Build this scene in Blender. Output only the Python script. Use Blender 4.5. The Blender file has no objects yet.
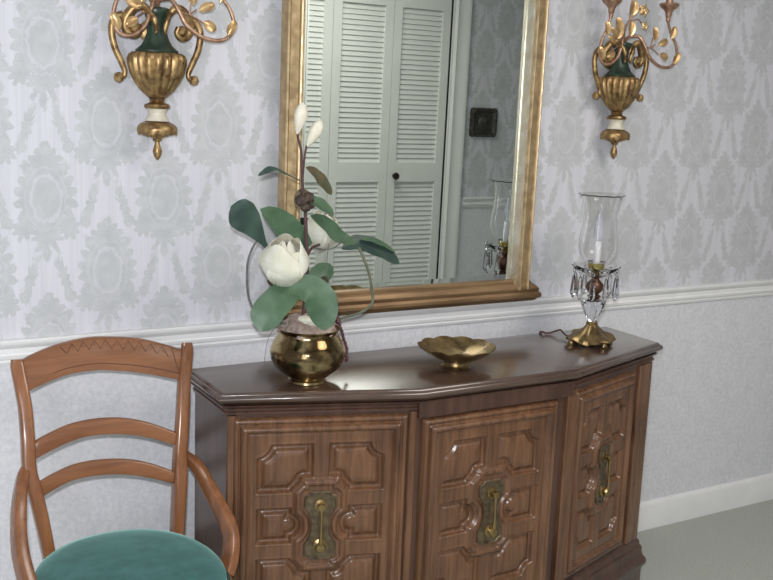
import bpy, math, random
import numpy as np
from mathutils import Vector, Matrix
PI = math.pi
random.seed(7)
SC = bpy.context.scene
COL = SC.collection

# ------------------------------------------------------------------ camera, light, exposure
cam_d = bpy.data.cameras.new('camera')
cam_d.sensor_width = 36.0
cam_d.lens = 36.0 * 1000 / 773
cam_d.clip_start = 0.05
cam = bpy.data.objects.new('camera', cam_d)
COL.objects.link(cam)
YAW, PIT, ROL = .532, .183, .039
Fv = Vector((math.sin(YAW)*math.cos(PIT), math.cos(YAW)*math.cos(PIT), -math.sin(PIT)))
R0 = Vector((math.cos(YAW), -math.sin(YAW), 0)); U0 = R0.cross(Fv)
Rv = R0*math.cos(ROL) + U0*math.sin(ROL); Uv = -R0*math.sin(ROL) + U0*math.cos(ROL)
M3 = Matrix((Rv, Uv, -Fv)).transposed()
cam.matrix_world = Matrix.Translation((-.218, -2.402, 1.442)) @ M3.to_4x4()
SC.camera = cam

w = bpy.data.worlds.new('world'); SC.world = w; w.use_nodes = True
w.node_tree.nodes['Background'].inputs[0].default_value = (.8, .85, 1, 1)
w.node_tree.nodes['Background'].inputs[1].default_value = 0.05

def light(name, kind, loc, energy, color, size=.1, rot=(0, 0, 0), **k):
    d = bpy.data.lights.new(name, kind); d.energy = energy; d.color = color
    if kind == 'AREA':
        d.shape = k.get('shape', 'SQUARE'); d.size = size
        if 'sy' in k: d.size_y = k['sy']
    elif kind == 'SPOT':
        d.shadow_soft_size = size; d.spot_size = k.get('spot', 1.5); d.spot_blend = .8
    else:
        d.shadow_soft_size = size
    o = bpy.data.objects.new(name, d); COL.objects.link(o); o.location = loc; o.rotation_euler = rot
    return o
# the camera's own flash, just above its lens
fl = light('camera_flash', 'SPOT', (-.235, -2.385, 1.53), 114, (.94, .955, 1.0), .02, spot=2.5)
fl.rotation_euler = (Fv + Vector((-.16, .0, -.16))).to_track_quat('-Z', 'Y').to_euler()
# ceiling fixture, and an added soft fill light at the wall behind the camera
light('ceiling_lamp_light', 'AREA', (1.75, -1.75, 2.38), 25, (1.0, .95, .90), 1.1, shape='DISK')
light('window_daylight', 'AREA', (-.90, -2.56, 1.35), 11, (.92, .95, 1.0), .74, rot=(PI/2, 0, 0), shape='RECTANGLE', sy=1.14)  # frontal fill, added to brighten the left side and lower wall

SC.view_settings.view_transform = 'Standard'
SC.view_settings.look = 'None'
SC.view_settings.exposure = 0.07
SC.view_settings.gamma = 1.0
SC.view_settings.use_curve_mapping = False

# ------------------------------------------------------------------ node helpers
class NT:
    def __init__(s, tree): s.t = tree
    def n(s, ty, **k):
        o = s.t.nodes.new(ty)
        for a, b in k.items(): setattr(o, a, b)
        return o
    def put(s, sock, v):
        if isinstance(v, bpy.types.NodeSocket): s.t.links.new(v, sock)
        elif v is not None: sock.default_value = v
    def m(s, op, a, b=None, c=None, clamp=False):
        o = s.n('ShaderNodeMath', operation=op, use_clamp=clamp)
        for i, v in enumerate((a, b, c)):
            if v is not None: s.put(o.inputs[i], v)
        return o.outputs[0]
    def mix(s, f, a, b):
        o = s.n('ShaderNodeMix', data_type='RGBA')
        s.put(o.inputs[0], f); s.put(o.inputs[6], a); s.put(o.inputs[7], b)
        return o.outputs[2]
    def noise(s, vec, scale, detail=3, rough=.55, dist=0.):
        o = s.n('ShaderNodeTexNoise')
        if vec is not None: s.put(o.inputs['Vector'], vec)
        o.inputs['Scale'].default_value = scale; o.inputs['Detail'].default_value = detail
        o.inputs['Roughness'].default_value = rough; o.inputs['Distortion'].default_value = dist
        return o.outputs['Fac']
    def mapr(s, v, a, b, c=0., d=1., smooth=False):
        o = s.n('ShaderNodeMapRange'); o.interpolation_type = 'SMOOTHSTEP' if smooth else 'LINEAR'
        s.put(o.inputs[0], v)
        for i, x in enumerate((a, b, c, d)): o.inputs[i+1].default_value = x
        return o.outputs[0]
    def bump(s, h, strength, dist):
        o = s.n('ShaderNodeBump'); o.inputs['Strength'].default_value = strength; o.inputs['Distance'].default_value = dist
        s.put(o.inputs['Height'], h); return o.outputs[0]
    def mapping(s, vec, scale=(1, 1, 1), rot=(0, 0, 0), loc=(0, 0, 0)):
        o = s.n('ShaderNodeMapping'); s.put(o.inputs[0], vec)
        o.inputs['Scale'].default_value = scale; o.inputs['Rotation'].default_value = rot; o.inputs['Location'].default_value = loc
        return o.outputs[0]

def mat(name, color=(.8, .8, .8), rough=.5, metal=0., **k):
    m = bpy.data.materials.new(name); m.use_nodes = True
    b = m.node_tree.nodes['Principled BSDF']
    if not isinstance(color, bpy.types.NodeSocket): b.inputs['Base Color'].default_value = (*color, 1)
    b.inputs['Roughness'].default_value = rough; b.inputs['Metallic'].default_value = metal
    for a, v in k.items(): b.inputs[a].default_value = v
    return m, NT(m.node_tree), b
def rgb(r, g, b): return (r, g, b, 1)
def objc(t): return t.n('ShaderNodeTexCoord').outputs['Object']

def var_mat(name, c1, c2, scale, rough=.5, metal=0., bump=0., bd=.001, stretch=(1, 1, 1), lo=.35, hi=.65, detail=4, rr=None, **k):
    m, t, b = mat(name, c1, rough, metal, **k)
    v = t.mapping(objc(t), stretch)
    n = t.noise(v, scale, detail)
    f = t.mapr(n, lo, hi)
    t.put(b.inputs['Base Color'], t.mix(f, rgb(*c1), rgb(*c2)))
    if bump: t.put(b.inputs['Normal'], t.bump(n, bump, bd))
    if rr: t.put(b.inputs['Roughness'], t.mapr(n, lo, hi, rr[0], rr[1]))
    return m

def wood(name, dark, light_, axis, rough=.3, scale=1., coat=.3, burl=.0):
    m, t, b = mat(name, light_, rough)
    c = objc(t)
    st = [22., 22., 22.]; st[axis] = 1.6
    v = t.mapping(c, tuple(st))
    big = t.noise(t.mapping(c, (5, 5, 5)), 1.6 * scale, 3, .5)
    n1 = t.noise(v, 1.6 * scale, 6, .65, .6 + burl)
    st2 = [160., 160., 160.]; st2[axis] = 6.
    n2 = t.noise(t.mapping(c, tuple(st2)), 1.3, 3, .6)
    f = t.m('ADD', t.m('MULTIPLY', n1, .6), t.m('ADD', t.m('MULTIPLY', n2, .12), t.m('MULTIPLY', big, .25)))
    f = t.mapr(f, .33, .72)
    col = t.mix(f, rgb(*dark), rgb(*light_))
    t.put(b.inputs['Base Color'], col)
    b.inputs['Coat Weight'].default_value = coat; b.inputs['Coat Roughness'].default_value = .18
    t.put(b.inputs['Normal'], t.bump(n2, .08, .0008))
    return m

# ------------------------------------------------------------------ materials
P_, Q_, X0, Z0 = .281, .353, .41, 1.37
RAILZ = .871
def damask_group():
    g = bpy.data.node_groups.new('damask_motif', 'ShaderNodeTree')
    for nm in ('X', 'Y', 'Wob'): g.interface.new_socket(nm, in_out='INPUT', socket_type='NodeSocketFloat')
    g.interface.new_socket('Mask', in_out='OUTPUT', socket_type='NodeSocketFloat')
    t = NT(g); gi = t.n('NodeGroupInput'); go = t.n('NodeGroupOutput')
    X = t.m('ABSOLUTE', gi.outputs['X']); Y = gi.outputs['Y']; W = gi.outputs['Wob']
    def ell(cx, cy, a, b, rot=0., lobes=0, amp=0., soft=.005):
        x = t.m('SUBTRACT', X, cx); y = t.m('SUBTRACT', Y, cy)
        if rot:
            c, s = math.cos(rot), math.sin(rot)
            x, y = (t.m('ADD', t.m('MULTIPLY', x, c), t.m('MULTIPLY', y, s)), t.m('SUBTRACT', t.m('MULTIPLY', y, c), t.m('MULTIPLY', x, s)))
        xn = t.m('DIVIDE', x, a); yn = t.m('DIVIDE', y, b)
        r = t.m('SQRT', t.m('ADD', t.m('MULTIPLY', xn, xn), t.m('MULTIPLY', yn, yn)))
        d = t.m('MULTIPLY', t.m('SUBTRACT', 1., r), min(a, b))
        if lobes:
            th = t.m('ARCTAN2', yn, xn)
            d = t.m('ADD', d, t.m('MULTIPLY', t.m('SUBTRACT', t.m('ABSOLUTE', t.m('SINE', t.m('MULTIPLY', th, lobes))), .5), amp))
        d = t.m('ADD', d, W)
        return d
    def mx(l):
        o = l[0]
        for q in l[1:]: o = t.m('MAXIMUM', o, q)
        return o
    body = mx([ell(0, .006, .066, .080, 0, 8.5, .016), ell(0, .086, .036, .034, 0, 4.5, .012), ell(0, .122, .012, .016),
               ell(.030, .062, .016, .036, -.7), ell(.048, -.062, .024, .030, .6, 4.5, .010), ell(0, -.082, .034, .026, 0, 4.5, .010),
               ell(0, -.122, .010, .024), ell(.020, -.112, .007, .018, .6),
               ell(.102, -.008, .011, .052, -.30, 7.5, .006), ell(.088, -.052, .014, .016, .3)])
    msk = t.mapr(body, -.002, .0035, 0, 1, True)
    # pale outlines inside the leaves
    med = ell(0, .004, .034, .054)
    line1 = t.mapr(t.m('ABSOLUTE', t.m('SUBTRACT', med, .000)), .0012, .004, 1, 0, True)
    rim = t.mapr(t.m('ABSOLUTE', t.m('SUBTRACT', med, -.012)), .0008, .003, .6, 0, True)
    inn = t.mapr(t.m('ABSOLUTE', t.m('SUBTRACT', body, .009)), .0006, .0026, .55, 0, True)
    ln = t.m('MAXIMUM', t.m('MAXIMUM', line1, rim), inn)
    t.put(go.inputs[0], t.m('MULTIPLY', msk, t.m('SUBTRACT', 1., t.m('MULTIPLY', ln, .55))))
    return g
DG = damask_group()

def wallpaper():
    m, t, b = mat('damask_wallpaper', (.8, .8, .8), .42)
    c = objc(t); s = t.n('ShaderNodeSeparateXYZ'); t.put(s.inputs[0], c)
    h = t.m('ADD', s.outputs[0], s.outputs[1]); z = s.outputs[2]
    wob = t.m('MULTIPLY', t.m('SUBTRACT', t.noise(c, 60, 4, .7), .5), .026)
    def tile(ox, oz):
        X = t.m('MULTIPLY', t.m('SUBTRACT', t.m('FRACT', t.m('ADD', t.m('DIVIDE', t.m('SUBTRACT', h, X0), P_), 20.5 + ox)), .5), P_)
        Y = t.m('MULTIPLY', t.m('SUBTRACT', t.m('FRACT', t.m('ADD', t.m('DIVIDE', t.m('SUBTRACT', z, Z0), Q_), 20.5 + oz)), .5), Q_)
        g = t.n('ShaderNodeGroup'); g.node_tree = DG
        t.put(g.inputs[0], X); t.put(g.inputs[1], Y); t.put(g.inputs[2], wob)
        return g.outputs[0]
    mask = t.m('MAXIMUM', tile(0, 0), tile(.5, .5))
    pin = t.noise(t.mapping(c, (150, 150, 2.5)), 1.0, 2, .5)
    pinb = t.noise(t.mapping(c, (42, 42, .6)), 1.0, 2, .5)
    ground = t.mix(t.mapr(t.m('ADD', t.m('MULTIPLY', pin, .5), t.m('MULTIPLY', pinb, .5)), .38, .62), rgb(.60, .60, .64), rgb(.66, .66, .705))
    motif = t.mix(t.mapr(t.noise(c, 30, 4), .35, .65), rgb(.475, .488, .495), rgb(.545, .556, .565))
    upper = t.mix(mask, ground, motif)
    n1 = t.noise(c, 75, 5, .7); n2 = t.noise(c, 18, 4, .6)
    lower = t.mix(t.mapr(t.m('ADD', t.m('MULTIPLY', n1, .75), t.m('MULTIPLY', n2, .25)), .40, .60), rgb(.62, .63, .66), rgb(.76, .755, .78))
    f = t.m('GREATER_THAN', z, RAILZ)
    t.put(b.inputs['Base Color'], t.mix(f, lower, upper))
    t.put(b.inputs['Normal'], t.bump(n1, .15, .001))
    b.inputs['Specular IOR Level'].default_value = .35
    return m
M = {}
M['wallpaper'] = wallpaper()
M['white_paint'] = var_mat('white_paint', (.78, .78, .78), (.83, .83, .825), 8, .38)
M['ceiling'] = mat('ceiling_paint', (.78, .77, .75), .8)[0]
M['carpet'] = var_mat('sage_carpet', (.35, .37, .33), (.47, .49, .445), 190, .95, bump=.5, bd=.004, detail=5)
M['door_paint'] = var_mat('door_paint', (.72, .735, .70), (.76, .775, .74), 5, .45)
M['wood'] = wood('walnut', (.032, .014, .010), (.130, .065, .042), 2, .30)
M['wood_top'] = wood('walnut_top', (.050, .029, .020), (.108, .064, .044), 0, .27, coat=1.)
M['wood_door'] = wood('walnut_door', (.060, .025, .012), (.245, .120, .058), 2, .27, burl=1.2)
M['cherry'] = wood('cherry_wood', (.150, .056, .023), (.34, .145, .058), 2, .27, coat=.3)
M['cherry_h'] = wood('cherry_wood_across', (.150, .056, .023), (.34, .145, .058), 0, .27, coat=.3)
M['carve'] = mat('carved_line', (.11, .04, .02), .6)[0]
M['velvet'] = var_mat('green_velvet', (.014, .070, .068), (.030, .120, .116), 26, .75, bump=.15, bd=.002, **{'Sheen Weight': .6, 'Sheen Roughness': .4, 'Sheen Tint': (.5, .9, .8, 1)})
M['welt'] = mat('green_welt', (.012, .05, .045), .7)[0]
M['gold'] = var_mat('gilt_frame', (.34, .24, .125), (.50, .375, .21), 40, .42, .5, bump=.15, bd=.001, rr=(.28, .5))
M['gold_brown'] = var_mat('bronze_gilt', (.17, .10, .05), (.34, .22, .115), 30, .42, .55, bump=.12, bd=.001, stretch=(.15, 1, 1))
M['gold_pale'] = var_mat('pale_gilt', (.72, .62, .45), (.86, .78, .64), 30, .22, .85, bump=.05)
M['sconce_gold'] = var_mat('antique_gold', (.17, .095, .042), (.48, .33, .15), 55, .36, .8, bump=.15, bd=.001, rr=(.3, .5))
M['sconce_leaf'] = var_mat('gold_leaf_metal', (.42, .25, .11), (.70, .50, .25), 45, .35, .7)
M['sconce_arm'] = var_mat('rubbed_gold', (.30, .16, .11), (.55, .36, .24), 50, .4, .7)
M['sconce_green'] = var_mat('dark_green_enamel', (.010, .026, .018), (.030, .055, .032), 40, .35)
M['sconce_cream'] = var_mat('cream_enamel', (.55, .50, .38), (.66, .62, .50), 40, .4)
M['mirror'] = mat('mirror_silver', (.82, .88, .845), .0, 1.)[0]
M['brass_pot'] = var_mat('polished_brass', (.13, .09, .042), (.46, .36, .19), 10, .16, 1., bump=.10, bd=.006, lo=.44, hi=.54, rr=(.12, .24))
M['brass'] = var_mat('aged_brass', (.15, .10, .045), (.33, .24, .115), 30, .27, .9, bump=.08, rr=(.26, .45))
M['old_brass'] = var_mat('tarnished_brass', (.085, .062, .038), (.19, .145, .085), 60, .45, .6)
M['handle_brass'] = mat('handle_brass', (.36, .26, .12), .3, 1.)[0]
M['glass'] = mat('clear_glass', (1, 1, 1), .02, 0., **{'Transmission Weight': 1., 'IOR': 1.3})[0]
M['crystal'] = mat('cut_crystal', (.93, .95, 1), .01, 0., **{'Transmission Weight': 1., 'IOR': 1.6})[0]
M['cup_glass'] = mat('yellowish_brass_cup', (.50, .42, .16), .2, .9)[0]
M['candle'] = mat('candle_sleeve', (.82, .82, .84), .4)[0]
M['bulb'] = mat('bulb_glass', (.9, .9, 1.), .05, 0., **{'Transmission Weight': .85, 'IOR': 1.45})[0]
M['dark_node'] = mat('dark_bronze', (.12, .06, .04), .35, .7)[0]
M['cord'] = mat('brown_cord', (.10, .045, .035), .5)[0]
M['petal'] = var_mat('cream_petal', (.66, .62, .48), (.78, .75, .63), 25, .6, bump=.1, bd=.002, **{'Subsurface Weight': .1})
M['leaf'] = var_mat('green_leaf', (.050, .105, .055), (.085, .155, .085), 22, .5, bump=.15, bd=.002)
M['leaf_dark'] = var_mat('dark_leaf', (.028, .052, .045), (.045, .085, .062), 25, .45)
M['leaf_brown'] = var_mat('bronze_leaf', (.06, .075, .035), (.13, .085, .045), 22, .6)
M['calyx'] = var_mat('dark_calyx', (.030, .018, .014), (.075, .045, .030), 60, .7, bump=.4, bd=.003)
M['stem'] = var_mat('purple_brown_stem', (.055, .025, .025), (.10, .05, .045), 30, .7)
M['wire'] = var_mat('green_wrapped_vine', (.10, .115, .075), (.16, .165, .11), 40, .7)
M['wire_grey'] = var_mat('grey_vine', (.09, .10, .095), (.15, .155, .14), 40, .7)
M['moss'] = var_mat('dried_moss', (.20, .14, .11), (.42, .34, .29), 60, .9, bump=.8, bd=.006)
M['berry'] = mat('dark_berry', (.09, .03, .035), .35)[0]
M['plaque'] = var_mat('dark_bronze_plaque', (.022, .022, .020), (.075, .07, .06), 60, .5, .3, bump=.8, bd=.004)
M['knob'] = mat('dark_knob', (.03, .022, .018), .3, .6)[0]
M['hidden'] = mat('lamp_fixture_white', (.8, .78, .72), .5)[0]
lm_, lt_, lb_ = mat('fixture_glow', (.9, .88, .8), .5); lb_.inputs['Emission Color'].default_value = (1, .92, .8, 1); lb_.inputs['Emission Strength'].default_value = 1.2
M['glow'] = lm_
pm_, pt_, pb_ = mat('glowing_fill_pane', (.8, .85, .9), .2); pb_.inputs['Emission Color'].default_value = (.9, .95, 1, 1); pb_.inputs['Emission Strength'].default_value = 1.5  # glow for the added fill panel
M['pane'] = pm_

# ------------------------------------------------------------------ mesh helpers
class MB:
    def __init__(s): s.v = []; s.f = []
    def add(s, V, Fc):
        o = len(s.v); s.v += [tuple(map(float, p)) for p in V]; s.f += [tuple(i + o for i in f) for f in Fc]; return s
    def box(s, x0, x1, y0, y1, z0, z1):
        V = [(x, y, z) for z in (z0, z1) for y in (y0, y1) for x in (x0, x1)]
        return s.add(V, [(0, 2, 3, 1), (4, 5, 7, 6), (0, 1, 5, 4), (2, 6, 7, 3), (0, 4, 6, 2), (1, 3, 7, 5)])
    def lathe(s, prof, n=32, c=(0, 0, 0), fn=None, sy=1., M_=None):
        V = []
        for r, z in prof:
            for i in range(n):
                a = 2*PI*i/n; rr, zz = (r, z) if fn is None else fn(r, z, a)
                p = Vector((rr*math.cos(a), sy*rr*math.sin(a), zz))
                if M_ is not None: p = M_ @ p
                V.append(p + Vector(c))
        Fc = []
        for k in range(len(prof)-1):
            for i in range(n):
                j = (i+1) % n
                Fc.append((k*n+i, k*n+j, (k+1)*n+j, (k+1)*n+i))
        if prof[0][0] > 1e-5: Fc.append(tuple(reversed(range(n))))
        if prof[-1][0] > 1e-5: Fc.append(tuple((len(prof)-1)*n+i for i in range(n)))
        return s.add(V, Fc)
    def tube(s, pts, rad, n=10, flat=None, up=(0, 0, 1), cap=True):
        pts = [Vector(p) for p in pts]; N = len(pts)
        if not hasattr(rad, '__len__'): rad = [rad]*N
        T = []
        for i in range(N):
            d = pts[min(i+1, N-1)] - pts[max(i-1, 0)]; T.append(d.normalized() if d.length > 0 else Vector((0, 0, 1)))
        a = Vector(up); a = (a - T[0]*a.dot(T[0]))
        if a.length < 1e-4: a = T[0].orthogonal()
        a.normalize(); V = []
        for i in range(N):
            a = a - T[i]*a.dot(T[i]); a.normalize(); b = T[i].cross(a)
            ra = rad[i]; rb = ra*(flat if flat else 1)
            for k in range(n):
                q = 2*PI*k/n; V.append(pts[i] + a*(ra*math.cos(q)) + b*(rb*math.sin(q)))
        Fc = [(i*n+k, i*n+(k+1) % n, (i+1)*n+(k+1) % n, (i+1)*n+k) for i in range(N-1) for k in range(n)]
        if cap: Fc += [tuple(reversed(range(n))), tuple((N-1)*n+k for k in range(n))]
        return s.add(V, Fc)
    def ribbon(s, pts, w, h, up=(0, 1, 0)):
        """rounded-rectangle section swept along pts; w along 'up', h across"""
        pts = [Vector(p) for p in pts]; N = len(pts)
        if not hasattr(w, '__len__'): w = [w]*N
        if not hasattr(h, '__len__'): h = [h]*N
        sec = []
        for k in range(20):
            q = 2*PI*(k+.5)/20; c, sn = math.cos(q), math.sin(q)
            e = .45; sec.append((math.copysign(abs(c)**e, c), math.copysign(abs(sn)**e, sn)))
        V = []; n = len(sec); U = Vector(up)
        for i in range(N):
            T = (pts[min(i+1, N-1)] - pts[max(i-1, 0)]).normalized()
            a = (U - T*U.dot(T)).normalized(); b = T.cross(a)
            for c, sn in sec: V.append(pts[i] + a*(w[i]/2*c) + b*(h[i]/2*sn))
        Fc = [(i*n+k, i*n+(k+1) % n, (i+1)*n+(k+1) % n, (i+1)*n+k) for i in range(N-1) for k in range(n)]
        Fc += [tuple(reversed(range(n))), tuple((N-1)*n+k for k in range(n))]
        return s.add(V, Fc)
    def build(s, name, m, parent=None, smooth=True, angle=40, loc=None):
        me = bpy.data.meshes.new(name); me.from_pydata(s.v, [], s.f); me.validate(); me.update()
        import bmesh
        bm = bmesh.new(); bm.from_mesh(me); bmesh.ops.recalc_face_normals(bm, faces=bm.faces); bm.to_mesh(me); bm.free()
        if smooth:
            me.polygons.foreach_set('use_smooth', [True]*len(me.polygons))
            try: me.set_sharp_from_angle(angle=math.radians(angle))
            except Exception: pass
        me.materials.append(m)
        o = bpy.data.objects.new(name, me); COL.objects.link(o)
        if parent: o.parent = parent
        if loc: o.location = loc
        return o

def smooth_path(pts, sub=6):
    """Catmull-Rom through the points"""
    P = [Vector(p) for p in pts]; P = [P[0]*2-P[1]] + P + [P[-1]*2-P[-2]]; out = []
    for i in range(1, len(P)-2):
        for k in range(sub):
            t = k/sub; a, b, c, d = P[i-1], P[i], P[i+1], P[i+2]
            out.append(.5*((2*b)+(c-a)*t+(2*a-5*b+4*c-d)*t*t+(3*b-a-3*c+d)*t**3))
    out.append(P[-2]); return out
def lerp_list(l, n):
    return [float(x) for x in np.interp(np.linspace(0, len(l)-1, n), range(len(l)), l)]

def empty(name, label, cat, loc=(0, 0, 0), rot=(0, 0, 0), group=None):
    o = bpy.data.objects.new(name, None); COL.objects.link(o); o.empty_display_size = .05
    o.location = loc; o.rotation_euler = rot; o['label'] = label; o['category'] = cat
    if group: o['group'] = group
    return o
def tag(o, label, cat, group=None):
    o['label'] = label; o['category'] = cat
    if group: o['group'] = group
    return o
def struct(o, label=None, cat=None):
    o['kind'] = 'structure'
    o['label'] = label or o.name.replace('_', ' '); o['category'] = cat or o.name.split('_')[0]
    return o
def copy_tree(o, parent=None):
    c = o.copy(); COL.objects.link(c)
    if parent: c.parent = parent
    for ch in list(o.children): copy_tree(ch, c)
    return c

def offset_path(path, d):
    """open polyline in xy offset to its left by d, mitred"""
    P = [Vector(p).to_2d() if len(p) > 2 else Vector(p) for p in path]; out = []
    for i, p in enumerate(P):
        if i == 0: e = (P[1]-P[0]).normalized(); n = Vector((-e.y, e.x)); out.append(p + n*d)
        elif i == len(P)-1: e = (P[-1]-P[-2]).normalized(); n = Vector((-e.y, e.x)); out.append(p + n*d)
        else:
            e1 = (P[i]-P[i-1]).normalized(); e2 = (P[i+1]-P[i]).normalized()
            n1 = Vector((-e1.y, e1.x)); n2 = Vector((-e2.y, e2.x)); m = (n1+n2).normalized()
            out.append(p + m*(d/m.dot(n1)))
    return out
def ring_solid(mb, path, prof, side=-1):
    """closed solid: polygon 'path' (closed by its last-to-first edge), each ring offset outward by prof[k][0] at height prof[k][1]"""
    n = len(path); V = []
    for off, z in prof:
        for p in offset_path(path, side*off): V.append((p.x, p.y, z))
    Fc = [(k*n+i, k*n+(i+1) % n, (k+1)*n+(i+1) % n, (k+1)*n+i) for k in range(len(prof)-1) for i in range(n)]
    Fc += [tuple(reversed(range(n))), tuple((len(prof)-1)*n+i for i in range(n))]
    return mb.add(V, Fc)
def extrude_x(mb, prof_yz, x0, x1):
    n = len(prof_yz); V = [(x, y, z) for x in (x0, x1) for y, z in prof_yz]
    return mb.add(V, [(i, (i+1) % n, n+(i+1) % n, n+i) for i in range(n)] + [tuple(reversed(range(n))), tuple(range(n, 2*n))])
def extrude_y(mb, prof_xz, y0, y1):
    n = len(prof_xz); V = [(x, y, z) for y in (y0, y1) for x, z in prof_xz]
    return mb.add(V, [(i, (i+1) % n, n+(i+1) % n, n+i) for i in range(n)] + [tuple(reversed(range(n))), tuple(range(n, 2*n))])

# ------------------------------------------------------------------ the room
XL, XR, YO, HC = -1.5, 4.6, -2.585, 2.44
struct(MB().box(XL-.1, XR+.1, YO-.1, .1, -.1, 0).build('floor', M['carpet'], smooth=False), 'sage green carpeted floor', 'floor')
struct(MB().box(XL-.1, XR+.1, YO-.1, .1, HC, HC+.1).build('ceiling', M['ceiling'], smooth=False), 'white ceiling', 'ceiling')
struct(MB().box(XL-.1, XR+.1, 0, .1, 0, HC).build('wall_back', M['wallpaper'], smooth=False), 'damask papered wall behind the sideboard', 'wall')
struct(MB().box(XL-.1, XL, YO, 0, 0, HC).build('wall_left', M['wallpaper'], smooth=False), 'damask papered wall left of the camera', 'wall')
struct(MB().box(XR, XR+.1, YO, 0, 0, HC).build('wall_right', M['wallpaper'], smooth=False), 'damask papered wall at the far right', 'wall')
DX0, DX1, DH = 1.53, 3.035, 2.04   # closet opening on the opposite wall
wf = MB(); wf.box(XL, DX0, YO-.1, YO, 0, HC); wf.box(DX1, XR, YO-.1, YO, 0, HC); wf.box(DX0, DX1, YO-.1, YO, DH, HC)
wf.box(DX0, DX1, YO-.1, YO-.085, 0, DH)
struct(wf.build('wall_front', M['wallpaper'], smooth=False), 'damask papered wall seen in the mirror', 'wall')

struct(MB().box(-1.27, -.53, YO-.0005, YO+.003, .78, 1.92).build('window_pane', M['pane'], smooth=False), 'added glowing fill panel, unseen behind the camera', 'window').name = 'window_1'  # emissive panel added to go with the front fill, out of view
wt = MB()  # casing and bars made up to frame the fill panel
for a_, b_, c_, d_ in ((-1.35, -1.27, .70, 2.0), (-.53, -.45, .70, 2.0), (-1.27, -.53, 1.92, 2.0), (-1.27, -.53, .70, .78), (-.915, -.885, .78, 1.92), (-1.27, -.53, 1.335, 1.365)):
    wt.box(a_, b_, YO, YO+.018, c_, d_)
struct(wt.build('trim_5', M['white_paint'], smooth=False), 'white painted casing and bars added around the fill panel', 'window casing')
RAIL = [(0, -.061), (-.006, -.061), (-.009, -.054), (-.007, -.049), (-.013, -.046), (-.015, -.038), (-.012, -.034), (-.012, -.022),
        (-.016, -.018), (-.021, -.012), (-.023, -.006), (-.023, -.002), (-.021, 0), (0, 0)]
def rail_run(name, x0, x1, ywall, sgn):
    mb = MB(); extrude_x(mb, [(ywall + sgn*y, RAILZ + z*1.0) for y, z in RAIL], x0, x1); return struct(mb.build(name, M['white_paint'], angle=35), 'white moulded chair rail', 'chair rail')
rail_run('trim_1', XL, XR, 0, 1)
rail_run('trim_2', DX1+.135, XR, YO, -1)
rail_run('trim_3', -.45, DX0-.135, YO, -1)
BB = [(0, 0), (-.014, 0), (-.014, .088), (-.010, .098), (-.004, .102), (0, .102)]
def bb_run(name, x0, x1, ywall, sgn):
    mb = MB(); extrude_x(mb, [(ywall + sgn*y, z) for y, z in BB], x0, x1); return struct(mb.build(name, M['white_paint'], angle=35), 'white painted baseboard', 'baseboard')
bb_run('baseboard_back', XL, XR, 0, 1)
bb_run('baseboard_front', DX1+.135, XR, YO, -1)
bb_run('baseboard_frontleft', XL, DX0-.135, YO, -1)
# door casing on the opposite wall
def casing():
    mb = MB()
    prof = [(0, 0), (0, .012), (.012, .020), (.03, .014), (.055, .016), (.075, .022), (.095, .026), (.10, .024), (.10, 0)]
    for sx, x in ((1, DX1+.012), (-1, DX0-.012)):
        n = len(prof); V = [(x+sx*u, YO+v, z) for z in (0, DH+.10) for u, v in prof]
        mb.add(V, [(i, (i+1) % n, n+(i+1) % n, n+i) for i in range(n)] + [tuple(reversed(range(n))), tuple(range(n, 2*n))])
    n = len(prof); V = [(x, YO+v*1.02, DH+.012+u) for x in (DX0-.1, DX1+.1) for u, v in prof]
    mb.add(V, [(i, (i+1) % n, n+(i+1) % n, n+i) for i in range(n)] + [tuple(reversed(range(n))), tuple(range(n, 2*n))])
    mb.box(DX1, DX1+.018, YO-.09, YO+.008, 0, DH); mb.box(DX0-.018, DX0, YO-.09, YO+.008, 0, DH); mb.box(DX0, DX1, YO-.09, YO+.008, DH, DH+.018)
    return struct(mb.build('trim_4', M['door_paint'], angle=35), 'pale painted casing around the louvered closet door', 'door casing')
casing()
# bifold louvered doors: four leaves
def bifold_leaf():
    root = empty('door_1', 'louvered bifold closet door leaf', 'door'); root['kind'] = 'structure'
    W = .3725; st = .052; y0, y1 = -.016, .016
    fr = MB()
    fr.box(0, st, y0, y1, .012, DH-.012); fr.box(W-st, W, y0, y1, .012, DH-.012)
    for a, b in ((.012, .13), (.965, 1.075), (DH-.11, DH-.012)): fr.box(st, W-st, y0, y1, a, b)
    fr.build('door_frame', M['door_paint'], root, smooth=False)
    lo = MB()
    for a, b in ((.13, .965), (1.075, DH-.11)):
        n = int((b-a)/.0275)
        for i in range(n):
            zc = a + (i+.5)*(b-a)/n; c, s = math.cos(1.25), math.sin(1.25); h, t = .0175, .003
            V = []
            for x in (st, W-st):
                for u, v in ((-h, -t), (h, -t), (h, t), (-h, t)): V.append((x, -(u*c - v*s)*.9, zc + (u*s + v*c)))
            lo.add(V, [(0, 1, 5, 4), (1, 2, 6, 5), (2, 3, 7, 6), (3, 0, 4, 7), (3, 2, 1, 0), (4, 5, 6, 7)])
    lo.build('louvers', M['door_paint'], root, smooth=False)
    return root
lf = bifold_leaf()
LEAFLAB = ['louvered bifold closet leaf, farthest left one in the closet opening', 'louvered bifold closet leaf half hidden by the left edge of the mirror',
           'louvered bifold closet leaf just left of the dark knob, seen in the mirror', 'louvered bifold closet leaf carrying the dark round knob, seen in the mirror']
for k in range(4):
    o = lf if k == 0 else copy_tree(lf)
    o.name = 'door_%d' % (k+1); o.location = (DX0 + .003 + k*.3755, YO-.03, 0); o['label'] = LEAFLAB[k]; o['group'] = 'bifold closet door leaves'
    if k == 3:
        MB().lathe([(0, -.02), (.009, -.02), (.009, .012), (.018, .016), (.021, .026), (.017, .035), (0, .039)], 20,
                   M_=Matrix.Rotation(-PI/2, 3, 'X')).build('door_knob', M['knob'], o, loc=(.040, .022, 1.0))
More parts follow.
